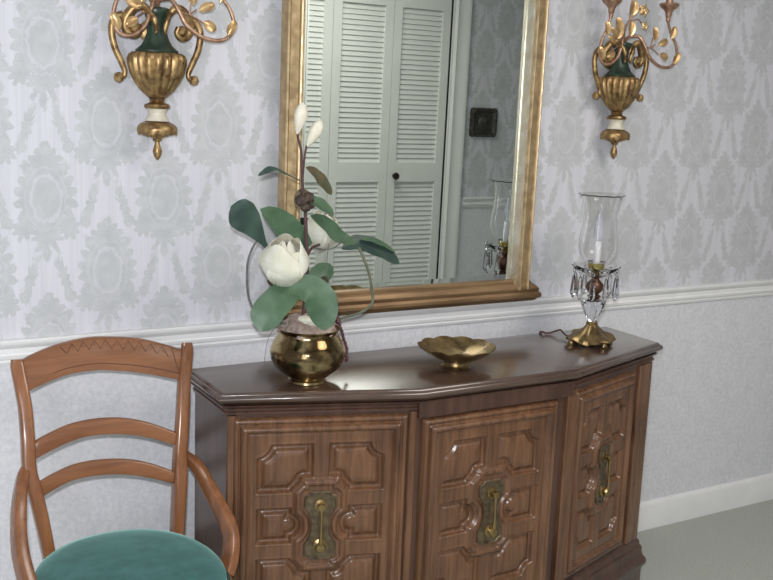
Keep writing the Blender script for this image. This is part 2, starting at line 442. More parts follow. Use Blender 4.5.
# dark square plaque on the opposite wall (seen in the mirror)
def plaque():
    root = empty('wall_plaque', 'small dark square ornate framed plaque, seen reflected in the mirror', 'plaque', (3.29, YO, 1.315))
    n = 96; V = []; prof = [(.094, 0), (.094, .010), (.088, .020), (.076, .022), (.070, .014), (.064, .010)]
    for r, y in prof:
        for i in range(n):
            a = 2*PI*i/n; c, s = math.cos(a), math.sin(a); k = 1/max(abs(c), abs(s)); rr = r*(min(k, 1.34)) * (1 + (.035*abs(math.sin(9*a)) if r > .07 else 0))
            V.append((rr*c, y, rr*s*.88))
    Fc = [(k*n+i, k*n+(i+1) % n, (k+1)*n+(i+1) % n, (k+1)*n+i) for k in range(len(prof)-1) for i in range(n)] + [tuple(reversed(range(n)))]
    MB().add(V, Fc).build('plaque_frame', M['plaque'], root)
    m = MB(); m.box(-.062, .062, .002, .011, -.055, .055); m.lathe([(0, .0), (.04, .0), (.034, .008), (.02, .012), (0, .014)], 24, M_=Matrix.Rotation(-PI/2, 3, 'X'), c=(0, .011, 0))
    m.build('relief_panel', M['plaque'], root)
plaque()
# ceiling fixture (outside the frame, gives the room its overhead light)
cf = empty('ceiling_lamp', 'round white flush ceiling light above the room', 'ceiling lamp', (1.75, -1.75, HC))
MB().lathe([(0, -.0005), (.18, -.0005), (.18, -.015), (.17, -.02)], 40).build('lamp_base', M['hidden'], cf)
MB().lathe([(.165, -.021), (.15, -.035), (.09, -.048), (0, -.052)], 40).build('lamp_diffuser', M['glow'], cf)

# ------------------------------------------------------------------ mirror
def mirror():
    X0m, X1m, ZB, ZT = .842, 1.661, .8725, 1.99
    root = empty('wall_mirror', 'large gilt framed rectangular wall mirror resting on the chair rail', 'mirror', (0, -.0, .9), (.009, 0, 0))
    zo = .9; YB = -.0255
    # moulding profile: (distance inward from the outer edge, y)
    prof = [(0, YB), (0, -.052), (.003, -.060), (.007, -.063), (.011, -.060), (.013, -.056), (.020, -.058), (.034, -.060), (.037, -.065), (.041, -.067), (.044, -.064), (.046, -.058), (.050, -.052), (.053, -.050), (.056, -.042), (.058, -.036), (.058, YB)]
    x0, x1, zt, zb = X0m, X1m, ZT-zo, ZB+.04-zo
    n = len(prof)
    V = []
    # U-shaped run: left side up, across the top, right side down
    for k in range(4):
        for d, y in prof:
            V.append([(x0+d, y, zb), (x0+d, y, zt-d), (x1-d, y, zt-d), (x1-d, y, zb)][k])
    Fc = [(k*n+i, k*n+(i+1) % n, (k+1)*n+(i+1) % n, (k+1)*n+i) for k in range(3) for i in range(n)] + [tuple(reversed(range(n))), tuple(3*n+i for i in range(n))]
    fr = MB().add(V, Fc).build('mirror_frame', M['gold'], root, angle=28)
    # pale polished inner slope of the moulding
    ins = [(.0465, -.0585), (.050, -.0528), (.0518, -.0555), (.0535, -.0508), (.056, -.0428), (.0585, -.0365), (.0585, -.034), (.045, -.034)]
    V = []; n = len(ins)
    for k in range(4):
        for d, y in ins: V.append([(x0+d, y, zb+.028), (x0+d, y, zt-d), (x1-d, y, zt-d), (x1-d, y, zb+.028)][k])
    Fc = [(k*n+i, k*n+(i+1) % n, (k+1)*n+(i+1) % n, (k+1)*n+i) for k in range(3) for i in range(n)] + [tuple(reversed(range(n))), tuple(3*n+i for i in range(n))]
    MB().add(V, Fc).build('inner_fillet', M['gold_pale'], root, angle=28)
    # bottom moulding, a stepped base wider than the frame
    zz = ZB - zo
    bp = [(YB, .002), (-.048, .002), (-.052, .006), (-.054, .010), (-.060, .012), (-.063, .016), (-.063, .024), (-.060, .028), (-.058, .031), (-.061, .036), (-.062, .042), (-.059, .050), (-.054, .055), (-.050, .057), (-.050, .063), (-.046, .067), (-.038, .069), (YB, .069)]
    ext = [.030, .030, .033, .036, .042, .045, .045, .042, .036, .036, .034, .026, .018, .014, .010, .006, .002, .002]
    V = []; n = len(bp)
    for s, x in ((-1, x0), (1, x1)):
        for (y, z), e in zip(bp, ext): V.append((x+s*e, y, zz+z))
    MB().add(V, [(i, (i+1) % n, n+(i+1) % n, n+i) for i in range(n)] + [tuple(reversed(range(n))), tuple(range(n, 2*n))]).build('base_moulding', M['gold_brown'], root, angle=28)
    # glass with a narrow bevelled margin
    a0, a1, c0, c1 = x0+.050, x1-.050, zz+.062, zt-.050; bw = .022; yy = -.034
    V = [(a0, yy+.0008, c0), (a1, yy+.0008, c0), (a1, yy+.0008, c1), (a0, yy+.0008, c1), (a0+bw, yy, c0+bw), (a1-bw, yy, c0+bw), (a1-bw, yy, c1-bw), (a0+bw, yy, c1-bw),
         (a0, yy+.004, c0), (a1, yy+.004, c0), (a1, yy+.004, c1), (a0, yy+.004, c1)]
    MB().add(V, [(4, 5, 6, 7), (0, 1, 5, 4), (1, 2, 6, 5), (2, 3, 7, 6), (3, 0, 4, 7), (0, 8, 9, 1), (1, 9, 10, 2), (2, 10, 11, 3), (3, 11, 8, 0), (11, 10, 9, 8)]).build('mirror_glass', M['mirror'], root, smooth=False)
mirror()

# ------------------------------------------------------------------ sideboard
CXL, CXR, CYB, CD1, CD2, CW, CT = .574, 1.964, .092, .326, .476, .454, .78
CI = .025
TOPP = [(CXL, -CYB), (CXL, -CD1), (CXL+CW, -CD2), (CXR-CW, -CD2), (CXR, -CD1), (CXR, -CYB)]
BODY = offset_path(TOPP, CI); BODY = [(p.x, p.y) for p in BODY]
def sideboard():
    root = empty('sideboard', 'dark walnut sideboard with three carved panel doors and canted ends', 'sideboard', (0, 0, 0))
    ring_solid(MB(), BODY, [(0, .10), (0, .745)]).build('body', M['wood'], root, smooth=False)
    # corner stiles and moulded frieze belong to the carcase
    mb = MB()
    ring_solid(mb, BODY, [(.002, .722), (.006, .724), (.007, .730), (.003, .733), (.003, .737), (.010, .741), (.014, .746), (.014, .7475), (.0, .7475)])
    mb.build('frieze_moulding', M['wood'], root, angle=30)
    ring_solid(MB(), BODY, [(.008, .748), (.013, .750), (.018, .755), (.0195, .7565), (.021, .7565), (.0245, .760), (.0255, .7645), (.0245, .769), (.021, .7725), (.017, .7735), (.0165, .7755), (.0125, .7793), (.010, .78)]
               ).build('top', M['wood_top'], root, angle=50)
    pl = MB()
    ring_solid(pl, BODY, [(.0, .163), (.004, .160), (.009, .154), (.011, .146), (.011, .140), (.016, .137), (.018, .128), (.018, .118), (.022, .106), (.029, .098), (.031, .090), (.031, .082), (.028, .076), (.024, .072), (.020, .062), (.020, .0)][::-1])
    pl.build('plinth', M['wood'], root, angle=30)
    # stiles between the doors
    def stile(px, py, ang, w=.022, dp=.009):
        c, s_ = math.cos(ang), math.sin(ang)
        prof = [(-w/2, .004), (-w/2, -dp+.003), (-w/2+.003, -dp), (w/2-.003, -dp), (w/2, -dp+.003), (w/2, .004)]
        V = [(px + u*c - v*s_, py + u*s_ + v*c, z) for z in (.165, .722) for u, v in prof]; n = len(prof)
        MB().add(V, [(i, (i+1) % n, n+(i+1) % n, n+i) for i in range(n)] + [tuple(reversed(range(n))), tuple(range(n, 2*n))]).build('stile', M['wood_door'], root, smooth=False)
    b = BODY
    an = math.atan2(b[2][1]-b[1][1], b[2][0]-b[1][0])
    e1 = (Vector(b[2])-Vector(b[1])).normalized(); e2 = (Vector(b[4])-Vector(b[3])).normalized()
    p = Vector(b[1]) + e1*.012; stile(p.x, p.y, an, .020)
    p = Vector(b[2]) - e1*.013; stile(p.x, p.y, an, .020)
    stile(b[3][0]+.002, b[3][1]+.001, -an/2, .036, .011)
    p = Vector(b[4]) - e2*.042; stile(p.x, p.y, -an, .072)
    # deeper fascia board above the centre door
    MB().box(b[2][0]-.004, b[3][0]+.004, b[2][1]-.012, b[2][1]+.004, .706, .7465).build('fascia', M['wood'], root, smooth=False)
    # carved door as a relief surface
    W2, H2 = .208, .268
    nu, nv = 200, 252
    uu = np.linspace(-W2, W2, nu); vv = np.linspace(-H2, H2, nv)
    U, Vv = np.meshgrid(uu, vv)
    d = np.minimum(W2-np.abs(U), H2-np.abs(Vv))
    pk = np.array([(0, 0), (.0015, .006), (.004, .0105), (.008, .0125), (.012, .0115), (.0145, .008), (.0165, .0075), (.018, .012), (.021, .0175), (.0255, .0205), (.030, .0195), (.0335, .015), (.036, .0105), (.038, .009), (.041, .0105), (.044, .0105), (1, .0105)])
    h = np.interp(d, pk[:, 0], pk[:, 1])
    aU, aV = np.abs(U), np.abs(Vv)
    def boxsd(cx, cy, hx, hy):
        qx = np.abs(aU-cx)-hx; qy = np.abs(aV-cy)-hy
        return np.where((qx > 0) & (qy > 0), np.hypot(qx, qy), np.maximum(qx, qy))
    # cartouche (hourglass)
    cb = boxsd(0, .054, .058, .046); 
    cb = np.maximum(cb, ((aU-.058)+(aV-.100)+.016)/1.414)
    cb = np.minimum(cb, boxsd(0, 0, .058, .056)); cb = np.minimum(cb, boxsd(0, .074, .038, .036))
    bite = .042 - np.hypot(aU-.078, aV); cart = np.maximum(cb, bite)
    top = boxsd(.085, .143, .067, .060)
    top = np.maximum(top, .036 - np.hypot(aU-.156, aV-.207))       # clipped outer corner
    mid = boxsd(.085, 0, .067, .0455)
    pan = np.minimum(top, mid)
    pan = np.maximum(pan, .010 - cart)                            # panels stop short of the cartouche
    # raised bead round each panel, recess with a soft pillow
    rec = np.interp(-pan, [-.006, -.003, 0, .003, .007, .012, .019, .03], [0, .0012, 0, -.0105, -.0138, -.0125, -.0060, -.0035])
    h = h + rec
    cc = np.interp(-cart, [-.010, -.006, -.002, .003, .007, .010, .013, .016], [0, .002, .0075, .0095, .0085, .0035, .0028, .0035])
    h = np.where(-cart > -.010, .0105 + cc, h)
    V = [(float(U[j, i]), -float(h[j, i]), float(Vv[j, i])) for j in range(nv) for i in range(nu)]
    Fc = [(j*nu+i, j*nu+i+1, (j+1)*nu+i+1, (j+1)*nu+i) for j in range(nv-1) for i in range(nu-1)]
    o = len(V)
    B = [(i) for i in range(nu)] + [j*nu+nu-1 for j in range(1, nv)] + [(nv-1)*nu+i for i in range(nu-2, -1, -1)] + [j*nu for j in range(nv-2, 0, -1)]
    V += [(V[k][0], .006, V[k][2]) for k in B]; nb = len(B)
    Fc += [(B[k], o+k, o+(k+1) % nb, B[(k+1) % nb]) for k in range(nb)] + [tuple(o+k for k in range(nb))]
    door = MB().add(V, Fc).build('door', M['wood_door'], root, angle=60)
    # brass back plate, hourglass with notched corners
    pw, ph = .039, .0865
    half = [(0, ph), (.024, ph), (.026, ph-.004), (.030, ph-.008), (.037, ph-.010), (.039, ph-.016), (.039, .048), (.034, .040), (.027, .028), (.0235, .012), (.0225, 0)]
    outl = half + [(x, -z) for x, z in reversed(half[:-1])]
    outl = outl + [(-x, z) for x, z in reversed(outl[1:-1])]
    n = len(outl); V = []
    for sc, y in ((1.0, -.0145), (1.0, -.017), (.96, -.0185), (.90, -.0185), (.86, -.0165)):
        for x, z in outl: V.append((x*sc if sc > .9 else x*(sc+.02), y, z*(1-(1-sc)*.45)))
    Fc = [(k*n+i, k*n+(i+1) % n, (k+1)*n+(i+1) % n, (k+1)*n+i) for k in range(4) for i in range(n)] + [tuple(4*n+i for i in range(n))]
    MB().add(V, Fc).build('back_plate', M['old_brass'], door, angle=35)
    # bail pull
    hb = MB()
    RX = Matrix.Rotation(PI/2, 3, 'X')
    hb.lathe([(0, 0), (.016, 0), (.015, .004), (.008, .006), (.007, .014), (.010, .016), (.009, .021), (0, .022)], 20, M_=RX, c=(0, -.016, .052))
    hb.lathe([(0, 0), (.018, 0), (.017, .004), (.010, .007), (.011, .012), (.013, .016), (.010, .021), (0, .023)], 20, M_=RX, c=(0, -.016, -.050))
    hb.tube(smooth_path([(0, -.030, .060), (0, -.033, .045), (0, -.034, .020), (0, -.035, -.010), (0, -.034, -.035), (0, -.030, -.055)], 5), lerp_list([.0045, .0062, .0036, .0028, .0040, .0062, .004], 26), 12)
    hb.build('bail_pull', M['handle_brass'], door)
    def put(d0, px, py, ang, label, z=.448):
        d0.location = (px, py, z); d0.rotation_euler = (0, 0, ang); d0['label'] = label
    mid_ = lambda a, b_: ((a[0]+b_[0])/2, (a[1]+b_[1])/2)
    m1 = mid_(b[1], b[2]); m2 = mid_(b[2], b[3]); m3 = mid_(b[3], b[4])
    d2 = copy_tree(door, root); d3 = copy_tree(door, root)
    sh = lambda m_, e_, k: (m_[0]+e_.x*k, m_[1]+e_.y*k)
    m1 = sh(m1, e1, -.007); m3 = sh(m3, e2, -.047)
    put(door, m1[0], m1[1]-.004, an, 'left canted door with hourglass brass plate')
    put(d2, m2[0]-.017, m2[1]-.004, 0, 'centre door facing the room', .431)
    put(d3, m3[0], m3[1]-.003, -an, 'right canted door in shade', .444); d3.scale = (.78, 1, 1)
sideboard()

# ------------------------------------------------------------------ armchair
def armchair():
    root = empty('armchair', 'cherry wood open-back armchair with green velvet seat beside the sideboard', 'chair', (0, 0, 0))
    W = M['cherry']
    SX, SY, RX_, RY_ = .326, -.478, .192, .215
    left = [(.205, -.268, .40), (.200, -.263, .461), (.189, -.259, .533), (.179, -.253, .59), (.171, -.244, .634), (.172, -.229, .697), (.173, -.206, .758), (.170, -.190, .799), (.166, -.168, .845), (.166, -.163, .862)]
    right = [(.494, -.268, .40), (.496, -.262, .441), (.502, -.258, .538), (.506, -.250, .59), (.509, -.245, .63), (.517, -.232, .68), (.524, -.219, .722), (.535, -.196, .784), (.551, -.168, .845), (.553, -.163, .866)]
    for pts in (left, right):
        p = smooth_path(pts, 5); n = len(p)
        sgn = -1 if pts is left else 1
        foot = [(pts[0][0]+sgn*.012, -.225, .0), (pts[0][0]+sgn*.006, -.245, .20)]
        p = smooth_path(foot + pts, 5); n = len(p)
        MB().ribbon(p, lerp_list([.030, .038, .044, .044, .042, .038, .034, .032, .030, .026, .020, .016], n), lerp_list([.026, .028, .028, .028, .030, .031, .030, .029, .029, .029, .029, .024], n), up=(0, 1, 0)).build('back_post', W, root)
    def rail(name, up, lo, bow, th=.017, m=M['cherry_h']):
        up = smooth_path([(a[0], a[1], a[2]) for a in up], 6); lo = smooth_path([(a[0], a[1], a[2]) for a in lo], 6)
        N = 30; xs = np.linspace(up[0].x, up[-1].x, N)
        uz = np.interp(xs, [p.x for p in up], [p.z for p in up]); lz = np.interp(xs, [p.x for p in lo], [p.z for p in lo])
        uy = np.interp(xs, [p.x for p in up], [p.y for p in up]); ly = np.interp(xs, [p.x for p in lo], [p.y for p in lo])
        V = []
        r = .004
        for i in range(N):
            q = (i/(N-1))*2-1; b = bow*(1-q*q)
            hz = uz[i]-lz[i]
            def P(f, off): y = ly[i]+(uy[i]-ly[i])*f; return (xs[i], y+b+off, lz[i]+hz*f)
            e = r/hz
            V += [P(0+e, -th/2), P(1-e, -th/2), P(1-e*.3, -th/2+r*.3), P(1, -th/2+r), P(1, th/2-r), P(1-e, th/2), P(e, th/2), P(0, th/2-r), P(0, -th/2+r), P(e*.3, -th/2+r*.3)]
        n = 10
        Fc = [(i*n+k, i*n+(k+1) % n, (i+1)*n+(k+1) % n, (i+1)*n+k) for i in range(N-1) for k in range(n)] + [tuple(reversed(range(n))), tuple((N-1)*n+k for k in range(n))]
        o = MB().add(V, Fc).build(name, m, root, angle=50)
        return lambda x, f, off=0.: ((x, float(np.interp(x, xs, ly+(uy-ly)*f)) + bow*(1-((x-xs[0])/(xs[-1]-xs[0])*2-1)**2) - th/2 - off, float(np.interp(x, xs, lz+(uz-lz)*f))))
    fn = rail('crest_rail', [(.170, -.160, .850), (.185, -.158, .862), (.250, -.150, .881), (.318, -.146, .891), (.377, -.146, .889), (.455, -.151, .878), (.549, -.163, .848)],
              [(.170, -.188, .788), (.192, -.185, .797), (.265, -.180, .818), (.330, -.179, .822), (.367, -.180, .819), (.444, -.187, .806), (.540, -.193, .780)], .012, .018)
    rail('back_slat', [(.178, -.229, .684), (.193, -.229, .695), (.269, -.222, .717), (.355, -.221, .719), (.432, -.227, .703), (.510, -.236, .668)],
         [(.178, -.238, .648), (.190, -.238, .657), (.278, -.232, .683), (.352, -.232, .684), (.429, -.235, .669), (.510, -.243, .638)], .010, .014)
    rail('back_slat', [(.178, -.251, .598), (.189, -.251, .606), (.266, -.245, .629), (.352, -.245, .629), (.426, -.249, .613), (.502, -.254, .578)],
         [(.180, -.255, .562), (.190, -.255, .570), (.257, -.252, .595), (.336, -.252, .597), (.416, -.254, .582), (.500, -.256, .550)], .010, .014)
    # incised zigzag and border on the crest rail
    cv = MB()
    xs = np.linspace(.262, .505, 20)
    zig = [fn(x, .93 if k % 2 == 0 else .66, .0004) for k, x in enumerate(xs)]
    cv.tube(zig, .0011, 6)
    for k in range(1, len(xs)-1, 2):
        cv.lathe([(0, -.0016), (.0016, 0), (0, .0016)], 6, c=fn(xs[k+1] if k+1 < len(xs) else xs[k], .78, .0002))
    cv.tube([fn(x, .22, .0004) for x in np.linspace(.24, .525, 24)], .0010, 6)
    cv.tube([fn(x, f, .0004) for x, f in zip(np.linspace(.525, .515, 8), np.linspace(.22, .95, 8))], .0010, 6)
    cv.build('incised_ornament', M['carve'], root)
    # arms
    ra = smooth_path([(.522, -.232, .612), (.545, -.262, .590), (.560, -.290, .553), (.572, -.335, .515), (.578, -.375, .487), (.575, -.405, .460), (.562, -.430, .430), (.545, -.445, .400)], 6)
    la = smooth_path([(.168, -.236, .634), (.155, -.258, .626), (.140, -.300, .598), (.129, -.340, .556), (.124, -.380, .514), (.127, -.412, .476), (.134, -.438, .440), (.142, -.450, .40)], 6)
    for p in (la, ra):
        n = len(p); MB().ribbon(p, lerp_list([.020, .026, .026, .027, .028, .028, .028, .026], n), lerp_list([.024, .030, .034, .036, .040, .042, .044, .046], n), up=(1, .35, 0)).build('arm', W, root)
    # seat frame (wood ring) and upholstery
    def supell(rx, ry, z, n=72, e=.92):
        out = []
        for i in range(n):
            a = 2*PI*i/n; c, s = math.cos(a), math.sin(a)
            out.append((SX + rx*math.copysign(abs(c)**e, c), SY + ry*math.copysign(abs(s)**e, s), z))
        return out
    def rings(mb, spec, capt=True, capb=True):
        n = 72; V = []
        for rx, ry, z in spec: V += supell(rx, ry, z)
        Fc = [(k*n+i, k*n+(i+1) % n, (k+1)*n+(i+1) % n, (k+1)*n+i) for k in range(len(spec)-1) for i in range(n)]
        if capb: Fc.append(tuple(reversed(range(n))))
        if capt: Fc.append(tuple((len(spec)-1)*n+i for i in range(n)))
        return mb.add(V, Fc)
    d = lambda k: (RX_+k, RY_+k)
    rings(MB(), [(*d(.010), .378), (*d(.016), .384), (*d(.017), .425), (*d(.014), .434), (*d(.004), .438), (*d(-.02), .438)]).build('seat_frame', M['cherry_h'], root)
    rings(MB(), [(*d(-.01), .437), (*d(.004), .440), (*d(.006), .447), (*d(.002), .453), (*d(-.004), .455)]).build('welt', M['welt'], root)
    rings(MB(), [(*d(-.02), .450), (*d(-.002), .452), (*d(-.003), .464), (*d(-.014), .473), (*d(-.035), .479), (*d(-.08), .484), (*d(-.14), .487), (.02, .02, .488)]).build('seat_cushion', M['velvet'], root)
    for sx in (-1, 1):
        x = SX + sx*.135
        y = SY-.125
        MB().lathe([(.010, 0), (.013, .010), (.012, .03), (.015, .06), (.018, .12), (.021, .20), (.022, .26), (.017, .285), (.024, .295), (.024, .305), (.018, .315), (.024, .335), (.025, .379)], 20, c=(x, y, 0)).build('front_leg', W, root)
armchair()

# ------------------------------------------------------------------ leaves and flowers
def leaf_mesh(mb, path, width, up, cup=.25, wave=0., n=14, wprof=None, m=8):
    p = smooth_path(path, 6); N = len(p); up = Vector(up).normalized(); V = []
    for i in range(N):
        t = i/(N-1); T = (p[min(i+1, N-1)]-p[max(i-1, 0)]).normalized(); s = T.cross(up).normalized(); nn = s.cross(T).normalized()
        wd = width*(math.sin(PI*min(1, max(0, t))**.8)**.75 if wprof is None else float(np.interp(t, *wprof)))
        wd = max(wd, .0006)
        for k in range(m+1):
            q = k/m*2-1
            V.append(p[i] + s*(wd/2*q) + nn*(cup*wd/2*abs(q)**1.5 + wave*math.sin(t*17+q*2)*abs(q)*wd))
    o = len(V); th = .0007
    V2 = []
    for i in range(N):
        T = (p[min(i+1, N-1)]-p[max(i-1, 0)]).normalized(); s = T.cross(up).normalized(); nn = s.cross(T).normalized()
        for k in range(m+1): V2.append(V[i*(m+1)+k] - nn*th)
    M1 = m+1
    Fc = [(i*M1+k, i*M1+k+1, (i+1)*M1+k+1, (i+1)*M1+k) for i in range(N-1) for k in range(m)]
    Fc += [(o+i*M1+k, o+(i+1)*M1+k, o+(i+1)*M1+k+1, o+i*M1+k+1) for i in range(N-1) for k in range(m)]
    for i in range(N-1):
        for k in (0, m): Fc.append((i*M1+k, (i+1)*M1+k, o+(i+1)*M1+k, o+i*M1+k))
    for i in (0, N-1):
        for k in range(m): Fc.append((i*M1+k, i*M1+k+1, o+i*M1+k+1, o+i*M1+k))
    return mb.add(V+V2, Fc)
def petal(mb, base, axis, az, L, Wd, openr, curl=.25, thick=.0009):
    """cupped petal rising from base along axis, turned az about it; openr = radius of the bowl it forms"""
    ax = Vector(axis).normalized(); e = ax.orthogonal().normalized(); f = ax.cross(e)
    nI, nJ = 12, 10; V = []
    def pt(t, q, off):
        r = openr*math.sin(min(1., t*1.25+.05)*PI/2)*(1-curl*max(0, t-.55)/.45) - off
        w = Wd*(1-abs(2*(.16+.80*t)-1)**4)**.55
        ang = az + (w*q)/(2*max(openr, .01))
        z = L*t - .10*L*q*q*t
        rr = r + .10*r*q*q
        return Vector(base) + ax*z + (e*math.cos(ang) + f*math.sin(ang))*rr
    for s in (0, thick):
        for i in range(nI+1):
            for j in range(nJ+1): V.append(pt(i/nI, j/nJ*2-1, s))
    K = nJ+1; o = K*(nI+1)
    Fc = [(i*K+j, i*K+j+1, (i+1)*K+j+1, (i+1)*K+j) for i in range(nI) for j in range(nJ)]
    Fc += [(o+i*K+j, o+(i+1)*K+j, o+(i+1)*K+j+1, o+i*K+j+1) for i in range(nI) for j in range(nJ)]
    for i in range(nI):
        for j in (0, nJ): Fc.append((i*K+j, (i+1)*K+j, o+(i+1)*K+j, o+i*K+j))
    for j in range(nJ):
        for i in (0, nI): Fc.append((i*K+j, i*K+j+1, o+i*K+j+1, o+i*K+j))
    return mb.add(V, Fc)

def magnolia():
    PX, PY = .806, -.302
    root = empty('potted_magnolia', 'artificial magnolia arrangement with cream blooms in a round brass pot', 'potted plant', (0, 0, 0))
    pot = MB().lathe([(r_*.94, z_) for r_, z_ in [(0, .7802), (.046, .7802), (.049, .782), (.048, .787), (.044, .790), (.050, .794), (.068, .805), (.085, .821), (.094, .838), (.097, .853), (.094, .868), (.086, .883), (.078, .893), (.074, .899), (.0745, .904),
                      (.079, .909), (.081, .912), (.079, .9135), (.075, .912), (.071, .904), (.071, .895), (.0, .895)]], 64, c=(PX, PY, 0)).build('pot', M['brass_pot'], root)
    # moss mound
    mb = MB(); random.seed(3)
    def bump(r, z, a): k = 1+.06*math.sin(5*a+z*90)+.05*math.sin(11*a+2); return r*k, z+.004*math.sin(7*a+r*120)
    mb.lathe([(.069, .903), (.066, .915), (.058, .926), (.044, .936), (.028, .942), (.012, .945), (.0, .946)], 48, c=(PX, PY, 0), fn=bump)
    mb.build('moss', M['moss'], root)
    mb = MB()
    for cx, cy, cz, r in ((.802, -.345, .938, .020), (.826, -.342, .932, .017), (.782, -.335, .940, .015)):
        mb.lathe([(0, -r*.7), (r*.7, -r*.5), (r, 0), (r*.75, r*.5), (0, r*.7)], 10, c=(cx, cy, cz), fn=lambda r_, z_, a: (r_*(1+.25*math.sin(3*a)), z_))
    mb.build('pale_lichen', M['petal'], root)['label'] = 'pale tuft on the moss'
    G = []
    st = MB(); st.tube(smooth_path([(.792, -.3, .93), (.798, -.3, 1.004), (.799, -.3, 1.076), (.795, -.3, 1.135), (.791, -.3, 1.194), (.784, -.3, 1.241), (.781, -.3, 1.282), (.777, -.3, 1.332), (.769, -.3, 1.36), (.766, -.3, 1.376)], 4), lerp_list([.006, .0052, .0045, .004, .0034, .003, .0026], 37), 8)
    st.build('stem', M['stem'], root)
    MB().tube(smooth_path([(.782, -.3, 1.262), (.784, -.3, 1.285), (.787, -.3, 1.321), (.791, -.3, 1.344)], 4), .0026, 8).build('stem', M['stem'], root)
    MB().tube(smooth_path([(.800, -.31, .99), (.775, -.33, 1.0), (.750, -.36, 1.005), (.728, -.372, 1.008), (.716, -.365, 1.03)], 5), .0032, 8).build('stem', M['stem'], root)
    MB().tube(smooth_path([(.797, -.3, 1.08), (.82, -.28, 1.10), (.850, -.26, 1.105)], 5), .003, 8).build('stem', M['stem'], root)
    # twig with dark calyx where the top leaves join
    mb = MB()
    for (cx, cy, cz), r in (((.778, -.302, 1.215), .015), ((.798, -.302, 1.222), .014), ((.788, -.308, 1.200), .012), ((.806, -.30, 1.205), .010)):
        mb.lathe([(0, -r), (r*.8, -r*.5), (r, 0), (r*.7, r*.7), (0, r*1.1)], 10, c=(cx, cy, cz), fn=lambda r_, z_, a: (r_*(1+.3*math.sin(4*a+z_*200)), z_))
    mb.build('dry_calyx', M['calyx'], root)
    for c, r in (((.694, -.348, 1.038), .013), ((.862, -.268, 1.017), .011)):
        MB().lathe([(0, -r), (r*.8, -r*.5), (r, 0), (r*.7, r*.7), (0, r*1.1)], 12, c=c, fn=lambda r_, z_, a: (r_*(1+.2*math.sin(3*a)), z_)).build('dry_calyx', M['calyx'], root)
    CAMD = Vector((-.42, -.85, .25))
    def lf(path, w, m='leaf', up=CAMD, cup=.22, wave=.03, wprof=None, label=None):
        o = leaf_mesh(MB(), path, w, up, cup, wave, wprof=wprof).build('leaf', M[m], root)
        if label: o['label'] = label
        return o
    ls = ([0, .1, .3, .55, .8, .93, 1], [.05, .5, .9, 1., .8, .45, .02])
    lf([(.778, -.300, 1.261), (.735, -.315, 1.278), (.696, -.325, 1.290), (.659, -.330, 1.276)], .020, 'leaf_dark', up=(-.3, -.55, .8), wprof=([0, .35, .5, .75, .95, 1], [.25, .35, .7, 1., .5, .05]), label='narrow dark leaf seen edge on')
    lf([(.699, -.300, 1.105), (.672, -.305, 1.140), (.645, -.310, 1.172), (.622, -.315, 1.193), (.602, -.315, 1.208)], .072, 'leaf_dark', wprof=([0, .12, .3, .5, .7, .85, .95, 1], [.12, .2, .5, .85, 1., .88, .55, .03]), label='dark rounded leaf at the left')
    lf([(.810, -.290, 1.108), (.763, -.295, 1.140), (.719, -.300, 1.176), (.676, -.305, 1.199)], .062, 'leaf', wprof=([0, .2, .5, .75, .9, 1], [.3, .85, 1., .7, .45, .02]))
    lf([(.795, -.290, 1.292), (.824, -.28, 1.276), (.851, -.275, 1.252), (.876, -.27, 1.226)], .034, 'leaf_brown', up=(-.2, -.7, .6), wprof=ls)
    lf([(.930, -.225, 1.086), (.978, -.22, 1.098), (1.042, -.22, 1.078), (1.106, -.215, 1.040)], .050, 'leaf_dark', up=(-.3, -.7, .55), wprof=ls, label='dark pointed leaf reaching right over the mirror')
    lf([(.985, -.225, 1.108), (1.01, -.222, 1.106), (1.05, -.22, 1.092), (1.09, -.218, 1.070)], .022, 'leaf', up=(-.3, -.5, .8), wprof=ls)
    lf([(.790, -.300, 1.222), (.829, -.3, 1.206), (.870, -.295, 1.182)], .038, 'leaf', up=(-.3, -.6, .7), wprof=ls)
    lf([(.815, -.280, 1.178), (.859, -.27, 1.155), (.900, -.26, 1.125), (.955, -.25, 1.102)], .046, 'leaf', up=(-.3, -.7, .6), wprof=ls)
    lf([(.805, -.29, 1.235), (.782, -.3, 1.225), (.772, -.305, 1.195)], .034, 'leaf_brown', wprof=ls)
    lf([(.812, -.275, 1.005), (.840, -.265, 1.022), (.868, -.26, 1.035), (.892, -.258, 1.030)], .055, 'leaf', wprof=ls)
    lf([(.745, -.365, 1.028), (.700, -.385, 1.010), (.662, -.392, .978), (.643, -.395, .938)], .074, 'leaf', up=(-.35, -.8, .5), wprof=([0, .2, .4, .6, .8, .93, 1], [.3, .8, .95, 1., .95, .6, .15]), cup=.15)
    lf([(.720, -.372, 1.026), (.765, -.39, 1.022), (.792, -.398, .985), (.800, -.398, .928)], .078, 'leaf', up=(-.35, -.8, .5), wprof=([0, .2, .4, .6, .8, .93, 1], [.3, .8, .95, 1., .85, .55, .1]), cup=.15)
    # front bloom
    def bloom(base, axis, L, R, nout, nin, sd):
        fr = empty_part('bloom', root)
        k = 0
        for i in range(nout):
            petal_o = petal(MB(), base, axis, 2*PI*i/nout + sd, L*(1-.12*(i % 2)), R*2.7, R*(1-.05*(i % 2)), .50 - .10*(i % 2)).build('petal', M['petal'], fr)
        for i in range(nin):
            petal(MB(), Vector(base)+Vector(axis).normalized()*.006, axis, 2*PI*(i+.5)/nin + sd, L*.95, R*2.0, R*.70, .80).build('petal', M['petal'], fr)
        return fr
    bloom((.716, -.345, 1.022), (-.10, -.38, 1.0), .125, .061, 5, 4, .4)
    bloom((.880, -.190, 1.071), (.12, -.15, 1.0), .105, .052, 5, 3, 1.1)
